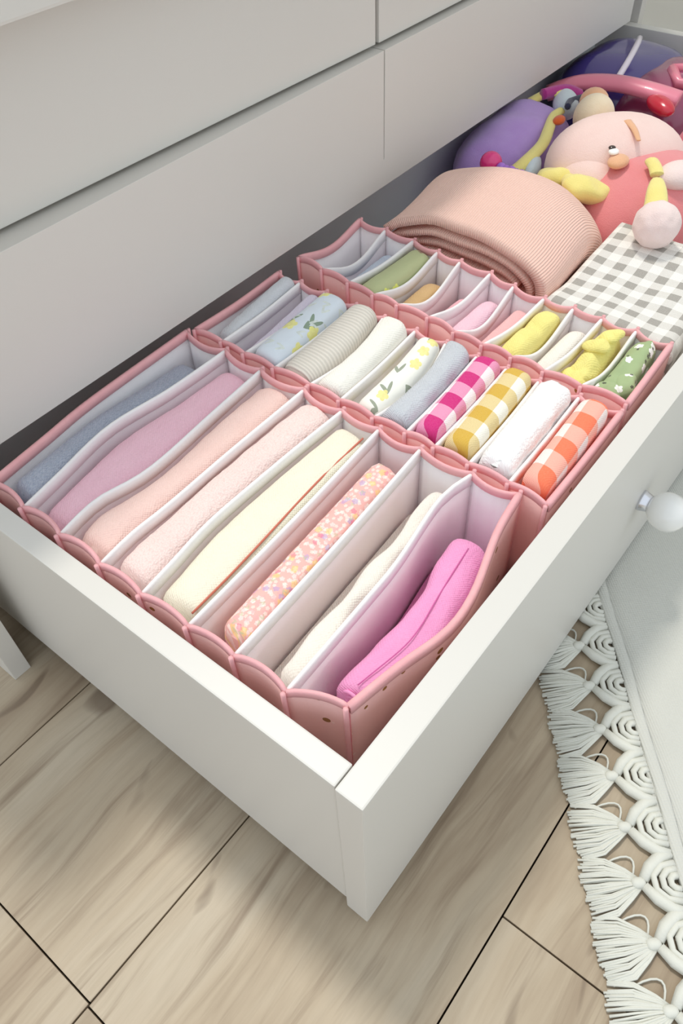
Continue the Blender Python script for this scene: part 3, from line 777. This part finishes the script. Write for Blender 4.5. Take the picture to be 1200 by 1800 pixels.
# ================================================================== GREY GINGHAM CLOTH
gg = mat_gingham('grey_gingham', srgb(158, 154, 147), srgb(238, 236, 230), 0.0215, srgb(216, 213, 207), duty=0.5)
V = []; F = []; UV = []
NX, NY = 40, 26
x0, x1, y0, y1 = 0.489, 0.662, 0.030, 0.164
def ctop(u, v):
    x = x0 + (x1 - x0) * u; y = y0 + (y1 - y0) * v
    e = min(u, 1 - u) * (x1 - x0); f = min(v, 1 - v) * (y1 - y0)
    d = min(e, f); r = 0.012
    drop = r - math.sqrt(max(0, r * r - (r - min(d, r)) ** 2))
    return Vector((x - 0.04 * 0 * v, y, RIM - 0.010 - drop + 0.003 * mnoise.noise(Vector((x * 25, y * 25, 4))) + 0.004 * math.sin(x * 30 + 1)))
for j in range(NY + 1):
    for i in range(NX + 1):
        p = ctop(i / NX, j / NY); V.append(tuple(p)); UV.append((p.x, p.y))
W_ = NX + 1
for j in range(NY):
    for i in range(NX):
        a = j * W_ + i; F.append((a, a + 1, a + W_ + 1, a + W_))
border = [i for i in range(W_)] + [j * W_ + NX for j in range(1, NY + 1)] + [NY * W_ + i for i in range(NX - 1, -1, -1)] + [j * W_ for j in range(NY - 1, 0, -1)]
prev = border
for lev in range(1, 4):
    cur = []
    for idx in border:
        x, y, z = V[idx]; zz = z + (DF + 0.0005 - z) * lev / 3
        if lev == 3: zz = DF + 0.0005
        cur.append(len(V)); V.append((x, y, zz)); UV.append((x + (z - zz) * 0.9, y + (z - zz) * 0.9))
    nb = len(border)
    for k in range(nb): F.append((prev[k], cur[k], cur[(k + 1) % nb], prev[(k + 1) % nb]))
    prev = cur
F.append(tuple(prev))
cl = make('folded_cloth', V, F, gg, None, uv=UV, base=(0.61, 0.1, DF), fix=True)
tag(cl, 'grey and white gingham cloth folded flat beside the peach blanket', 'cloth')

# ================================================================== PLUSH DOLL AND OTHER TOYS
def mat_plush(name, col, col2=None):
    n = NT(name); c2 = col2 or tuple(x * 0.85 for x in col)
    c = n.mix(n.noise(n.ob, 50, 3), col, c2)
    n.bump(n.noise(n.ob, 900, 2, 0.7), 0.6, 0.0012)
    return n.out(c, 0.95, 0.4, spec=0.1)
pl_body = mat_plush('rose_plush', srgb(234, 148, 150), srgb(228, 134, 138))
pl_face = mat_plush('pale_face_plush', srgb(246, 218, 210), srgb(242, 208, 200))
pl_yel = mat_plush('yellow_felt', srgb(244, 232, 148), srgb(238, 222, 130))
pl_white = mat_plush('white_plush', srgb(246, 226, 220), srgb(240, 216, 212))
pl_cream = mat_plush('cream_plush', srgb(240, 226, 200), srgb(230, 206, 170))
pl_or = mat_plush('orange_felt', srgb(242, 186, 144)); pl_or2 = mat_plush('orange_red_felt', srgb(228, 104, 50))
pl_dark = NT('dark_glass').out(srgb(60, 46, 42), 0.15, spec=0.6)
pl_eye = NT('eye_white').out(srgb(250, 248, 244), 0.3)
pl_pur = mat_plush('purple_plush', srgb(190, 158, 220), srgb(176, 138, 208))
pl_ice = mat_plush('ice_felt', srgb(214, 226, 232)); pl_mag = mat_plush('magenta_felt', srgb(186, 62, 142)); pl_navy = mat_plush('navy_felt', srgb(52, 56, 84))
dl = empty('plush_doll', (0.74, 0.19, DF), 'rose pink plush doll with pale face, yellow bow and white pompom', 'plush toy')
def W(x, y, z): return (x, y, RIM + z)
body = blob('body', W(0.765, 0.168, -0.066), (0.100, 0.080, 0.080), pl_body, dl, rot=(0, 0, -0.6), amp=0.004, freq=14, power=2.4)
head = blob('head', W(0.800, 0.232, -0.022), (0.088, 0.062, 0.056), pl_face, dl, rot=(0, 0.10, -0.5), amp=0.003, freq=12, power=2.2)
blob('muzzle', W(0.738, 0.236, -0.014), (0.034, 0.036, 0.026), pl_face, head, rot=(0, 0, -0.5))
eye = blob('eye', W(0.738, 0.214, 0.0222), (0.0066, 0.0056, 0.0030), pl_eye, head, sub=3)
blob('pupil', W(0.741, 0.2178, 0.0244), (0.0042, 0.004, 0.0022), pl_dark, head, sub=3)
blob('eye_patch', W(0.734, 0.205, 0.0152), (0.015, 0.011, 0.0060), pl_or, head, sub=3)
tube('eyebrow', [W(0.792, 0.226, 0.0335), W(0.780, 0.212, 0.0320), W(0.766, 0.199, 0.0275)], lambda t: 0.0055 - 0.003 * t, pl_or, head, 8, flat=0.35)
blob('ear', W(0.850, 0.290, 0.004), (0.028, 0.024, 0.026), pl_cream, dl, amp=0.001)
blob('ear_tip', W(0.872, 0.302, 0.012), (0.018, 0.018, 0.016), pl_or, dl, sub=3)
bow = blob('bow', W(0.692, 0.219, -0.003), (0.026, 0.019, 0.014), pl_yel, dl, rot=(0, 0.2, -0.9), amp=0.004, freq=60)
blob('bow', W(0.708, 0.264, -0.011), (0.025, 0.017, 0.014), pl_yel, dl, rot=(0, 0.1, 2.1), amp=0.004, freq=60, seed=4)
blob('bow_knot', W(0.700, 0.243, -0.004), (0.009, 0.009, 0.008), pl_yel, dl, sub=3)
tube('scarf', [W(0.708, 0.150, 0.020), W(0.690, 0.142, 0.018), W(0.668, 0.132, 0.010), W(0.650, 0.130, 0.006), W(0.640, 0.134, 0.001)], lambda t: 0.006 + 0.006 * math.sin(PI * t) , pl_yel, dl, 10, flat=0.5)
tube('scarf', [W(0.742, 0.172, 0.021), W(0.731, 0.163, 0.021), W(0.722, 0.156, 0.018)], 0.0075, pl_yel, dl, 10, flat=0.6)
blob('collar', W(0.745, 0.140, 0.012), (0.026, 0.020, 0.014), pl_white, dl, rot=(0, 0, -0.5), amp=0.002)
blob('pompom', W(0.632, 0.116, 0.0145), (0.0225, 0.0225, 0.0225), pl_white, dl, amp=0.0012, freq=120, sub=5)
# purple cushion behind the doll
pc = empty('plush_cushion', (0.82, 0.37, DF), 'purple plush cushion with yellow trim wedged behind the pink doll', 'cushion')
blob('body', W(0.812, 0.372, -0.078), (0.108, 0.064, 0.080), pl_pur, pc, rot=(0, 0, 0.08), amp=0.006, freq=22, power=2.6)
tube('yellow_trim', [W(0.708, 0.316, -0.016), W(0.726, 0.312, -0.010), W(0.768, 0.314, -0.006), W(0.806, 0.326, -0.003), W(0.836, 0.336, -0.001), W(0.852, 0.334, 0.001)], lambda t: 0.0088 - 0.003 * t, pl_yel, pc, 10, flat=0.7)
tube('yellow_trim', [W(0.868, 0.388, -0.006), W(0.885, 0.370, 0.004), W(0.900, 0.352, 0.002)], 0.008, pl_yel, pc, 10, flat=0.6)
blob('white_patch', W(0.888, 0.346, -0.006), (0.030, 0.016, 0.016), pl_ice, pc, rot=(0, 0, 0.6))
blob('white_patch', W(0.732, 0.305, -0.020), (0.026, 0.009, 0.014), pl_ice, pc, rot=(0, 0, 0.25))
tube('magenta_trim', [W(0.925, 0.345, -0.006), W(0.905, 0.358, 0.004), W(0.872, 0.372, 0.006)], 0.007, pl_mag, pc, 8)
tube('navy_trim', [W(0.902, 0.332, 0.001), W(0.874, 0.334, 0.005), W(0.848, 0.325, 0.009)], 0.004, pl_navy, pc, 8)
blob('orange_tag', W(0.823, 0.322, 0.002), (0.010, 0.007, 0.005), pl_or2, pc, sub=3)
def mat_shiny(name, col, rough=0.25, trans=0.0):
    n = NT(name); n.b.inputs['Transmission Weight'].default_value = trans; n.b.inputs['Coat Weight'].default_value = 0.4
    return n.out(col, rough, spec=0.6)
bc = empty('bead_charm', (0.70, 0.345, DF), 'string of shiny beads with one large pink bead by the purple cushion', 'beads')
blob('pink_bead', W(0.690, 0.338, -0.004), (0.013, 0.013, 0.013), mat_shiny('pink_bead', srgb(226, 48, 130)), bc, sub=3)
mpb = mat_shiny('purple_bead', srgb(170, 110, 214))
for k in range(6):
    t = k / 5
    blob('purple_bead', W(0.686 - 0.003 * t, 0.322 - 0.034 * t, -0.004 - 0.001 * (k % 2)), (0.0062, 0.0062, 0.0062), mpb, bc, sub=2)
tube('cord', [W(0.690, 0.338, -0.004), W(0.686, 0.322, -0.005), W(0.683, 0.288, -0.005), W(0.689, 0.292, -0.035), W(0.695, 0.30, -0.1035)], 0.0012, mpb, bc, 6)
# shiny pouch in the far corner
pk = mat_shiny('pink_vinyl', srgb(226, 128, 150), 0.35); pv = mat_shiny('violet_vinyl', srgb(70, 58, 128), 0.2); rv = mat_shiny('plum_vinyl', srgb(140, 60, 96), 0.25)
po = empty('vinyl_pouch', (1.06, 0.33, DF), 'shiny violet and pink vinyl pouch with white piping in the far corner', 'pouch')
blob('body', W(1.072, 0.345, -0.080), (0.098, 0.085, 0.086), pv, po, amp=0.003, freq=18, power=3.2)
blob('plum_panel', W(1.050, 0.268, -0.078), (0.098, 0.060, 0.082), rv, po, amp=0.003, freq=18, power=3.0)
tube('white_piping', [W(1.150, 0.364, -0.004), W(1.10, 0.347, 0.006), W(1.04, 0.332, 0.005), W(0.985, 0.324, -0.006)], 0.0045, mat_shiny('white_vinyl', srgb(240, 230, 240)), po, 8)
tube('strap', [W(0.940, 0.398, -0.02), W(0.956, 0.360, -0.004), W(0.960, 0.31, 0.004), W(0.955, 0.262, 0.006), W(0.958, 0.225, 0.002)], 0.017, pk, po, 12, flat=0.55)
V, F = tube_data([W(1.04, 0.270, 0.005), W(1.065, 0.240, 0.005), W(1.03, 0.219, -0.004), W(1.002, 0.246, 0.004), W(1.04, 0.270, 0.005)], 0.007, 8)
make('buckle', V, F, pk, po)
blob('red_tab', W(0.930, 0.238, 0.002), (0.026, 0.014, 0.010), mat_shiny('red_vinyl', srgb(196, 24, 52)), po, rot=(0, 0, 0.9), sub=3)
pb = blob('plush_ball', W(0.905, 0.158, -0.060), (0.046, 0.046, 0.082), mat_plush('rose_ball', srgb(224, 112, 132)), None, amp=0.002, base=(0.905, 0.158, DF))
tag(pb, 'rose pink plush pillow end beside the doll\'s head', 'plush toy')

# ================================================================== RUG
def mat_rug():
    n = NT('cream_rug')
    s = n.sep(n.ob)
    a = n.math('SINE', n.math('MULTIPLY', s[0], 1900)); b = n.math('SINE', n.math('MULTIPLY', s[1], 1900))
    c = n.mix(n.noise(n.ob, 14, 3), srgb(209, 209, 202), srgb(200, 200, 193))
    n.bump(n.math('ADD', n.math('MULTIPLY', a, b), n.noise(n.ob, 60, 3)), 0.3, 0.001)
    return n.out(c, 0.95, 0.2, spec=0.1)
M['rug'] = mat_rug()
M['yarn'] = mat_binding('cream_yarn', srgb(220, 220, 211), srgb(210, 210, 201))
E0 = Vector((0.268, -0.0945, 0)); U = Vector((-0.7735, -0.6338, 0)); Nn = Vector((-0.6338, 0.7735, 0))
rg = empty('rug', tuple(E0), 'cream woven rug with crocheted scallops and tassels on the wood floor', 'rug')
def R_(a, b, z=0.0): p = E0 + U * a + Nn * b; return (p.x, p.y, z)
V = []; F = []; NA, NB = 60, 40
for lay in (0, 1):
    for j in range(NB + 1):
        for i in range(NA + 1):
            a = -0.45 + 1.25 * i / NA; b = -1.0 * j / NB + 0.004 * mnoise.noise(Vector((a * 9, 0, 0))) * (1 if j == 0 else 0)
            z = 0.0005 if lay else 0.0048 + 0.0012 * mnoise.noise(Vector((a * 12, b * 12, 0)))
            V.append(R_(a, b, z))
W_ = NA + 1; o2 = W_ * (NB + 1)
for j in range(NB):
    for i in range(NA):
        q = j * W_ + i; F.append((q, q + 1, q + W_ + 1, q + W_)); F.append((q + o2, q + W_ + o2, q + W_ + 1 + o2, q + 1 + o2))
bo = [i for i in range(W_)] + [j * W_ + NA for j in range(1, NB + 1)] + [NB * W_ + i for i in range(NA - 1, -1, -1)] + [j * W_ for j in range(NB - 1, 0, -1)]
for k in range(len(bo)): F.append((bo[k], bo[(k + 1) % len(bo)], bo[(k + 1) % len(bo)] + o2, bo[k] + o2))
make('rug_body', V, F, M['rug'], rg, fix=True)
tube('hem', [R_(-0.40 + 1.15 * k / 60, -0.0058 + 0.0006 * math.sin(k), 0.0052) for k in range(61)], 0.0055, M['rug'], rg, 8, flat=0.35)
# stitches along the hem, tassels and crocheted scallops
def yarn_arc(pts, r, V, F, bump=True): tube_data(pts, (lambda t: r * (1 + 0.22 * math.sin(t * 60))) if bump else r, 6, V, F)
SP = 0.0425
sc_mesh = None; ta_mesh = []
def local_mesh(name, V, F, mat):
    me = bpy.data.meshes.new(name); me.from_pydata(V, [], F); me.materials.append(mat)
    me.polygons.foreach_set('use_smooth', [True] * len(F)); return me
V = []; F = []
h = SP / 2
yarn_arc([(-h, 0.001, 0.004), (-h * 0.9, 0.010, 0.0045), (-h * 0.55, 0.020, 0.005), (-0.002, 0.0275, 0.005)], 0.0042, V, F)
yarn_arc([(h, 0.001, 0.004), (h * 0.9, 0.010, 0.0045), (h * 0.55, 0.020, 0.005), (0.002, 0.0275, 0.005)], 0.0042, V, F)
for q_, (wd, dp) in enumerate(((0.66, 0.019), (0.46, 0.0125), (0.24, 0.0065))):
    yarn_arc([(-h * wd, 0.0005, 0.004), (-h * wd * 0.85, dp * 0.62, 0.0052), (-h * wd * 0.35, dp, 0.0058), (h * wd * 0.35, dp, 0.0058), (h * wd * 0.85, dp * 0.62, 0.0052), (h * wd, 0.0005, 0.004)], 0.0034, V, F)
sc_mesh = local_mesh('scallop', V, F, M['yarn'])
for var in range(3):
    rr = random.Random(50 + var); V = []; F = []
    ns = 44
    for k in range(ns):
        f = (k + 0.5) / ns * 2 - 1; f += rr.uniform(-0.04, 0.04)
        Lt = 0.044 * (1 - 0.10 * f * f) * rr.uniform(0.92, 1.04)
        hz = 0.0035 + 0.004 * (1 - f * f) * rr.random()
        tube_data([(f * 0.004, 0.0, 0.0045), (f * 0.011, Lt * 0.22, 0.004 + hz * 0.6), (f * 0.0205, Lt * 0.55, 0.0016 + hz * 0.6), (f * 0.0235 + rr.uniform(-0.0012, 0.0012), Lt, 0.0012 + 0.35 * hz)], 0.00095, 5, V, F)
    sd_ = rr.choice((-1, 1))
    tube_data([(sd_ * (0.004 + 0.017 * math.sin(q_ / 8 * 2.2)), 0.004 + 0.016 * q_ / 8 - 0.012 * math.sin(q_ / 8 * PI), 0.003) for q_ in range(9)], 0.0009, 5, V, F)
    ta_mesh.append(local_mesh('tassel', V, F, M['yarn']))
V = []; F = []
tube_data([(0, -0.0035, 0.005), (0, -0.001, 0.0055), (0, 0.003, 0.0055), (0, 0.006, 0.005)], lambda t: 0.0036 + 0.0010 * math.sin(PI * t), 10, V, F)
kn_mesh = local_mesh('knot', V, F, M['yarn'])
ang = math.atan2(U.y, U.x)
for k in range(-6, 13):
    a = -0.0035 + SP * k
    flip = Matrix.Rotation(ang, 4, 'Z')
    # local x runs along the edge, local y outwards (mirrored so that y is the outward normal)
    mtx = Matrix(((U.x, Nn.x, 0, U.x * a), (U.y, Nn.y, 0, U.y * a), (0, 0, 1, 0), (0, 0, 0, 1)))
    o = bpy.data.objects.new('scallop', sc_mesh); COL.objects.link(o); o.parent = rg; o.matrix_local = mtx
    j = random.uniform(-0.08, 0.08)
    m2 = mtx @ Matrix.Translation((0, 0.031, 0)) @ Matrix.Rotation(j, 4, 'Z')
    t_ = bpy.data.objects.new('tassel', ta_mesh[k % 3]); COL.objects.link(t_); t_.parent = rg; t_.matrix_local = m2
    q = bpy.data.objects.new('knot', kn_mesh); COL.objects.link(q); q.parent = t_
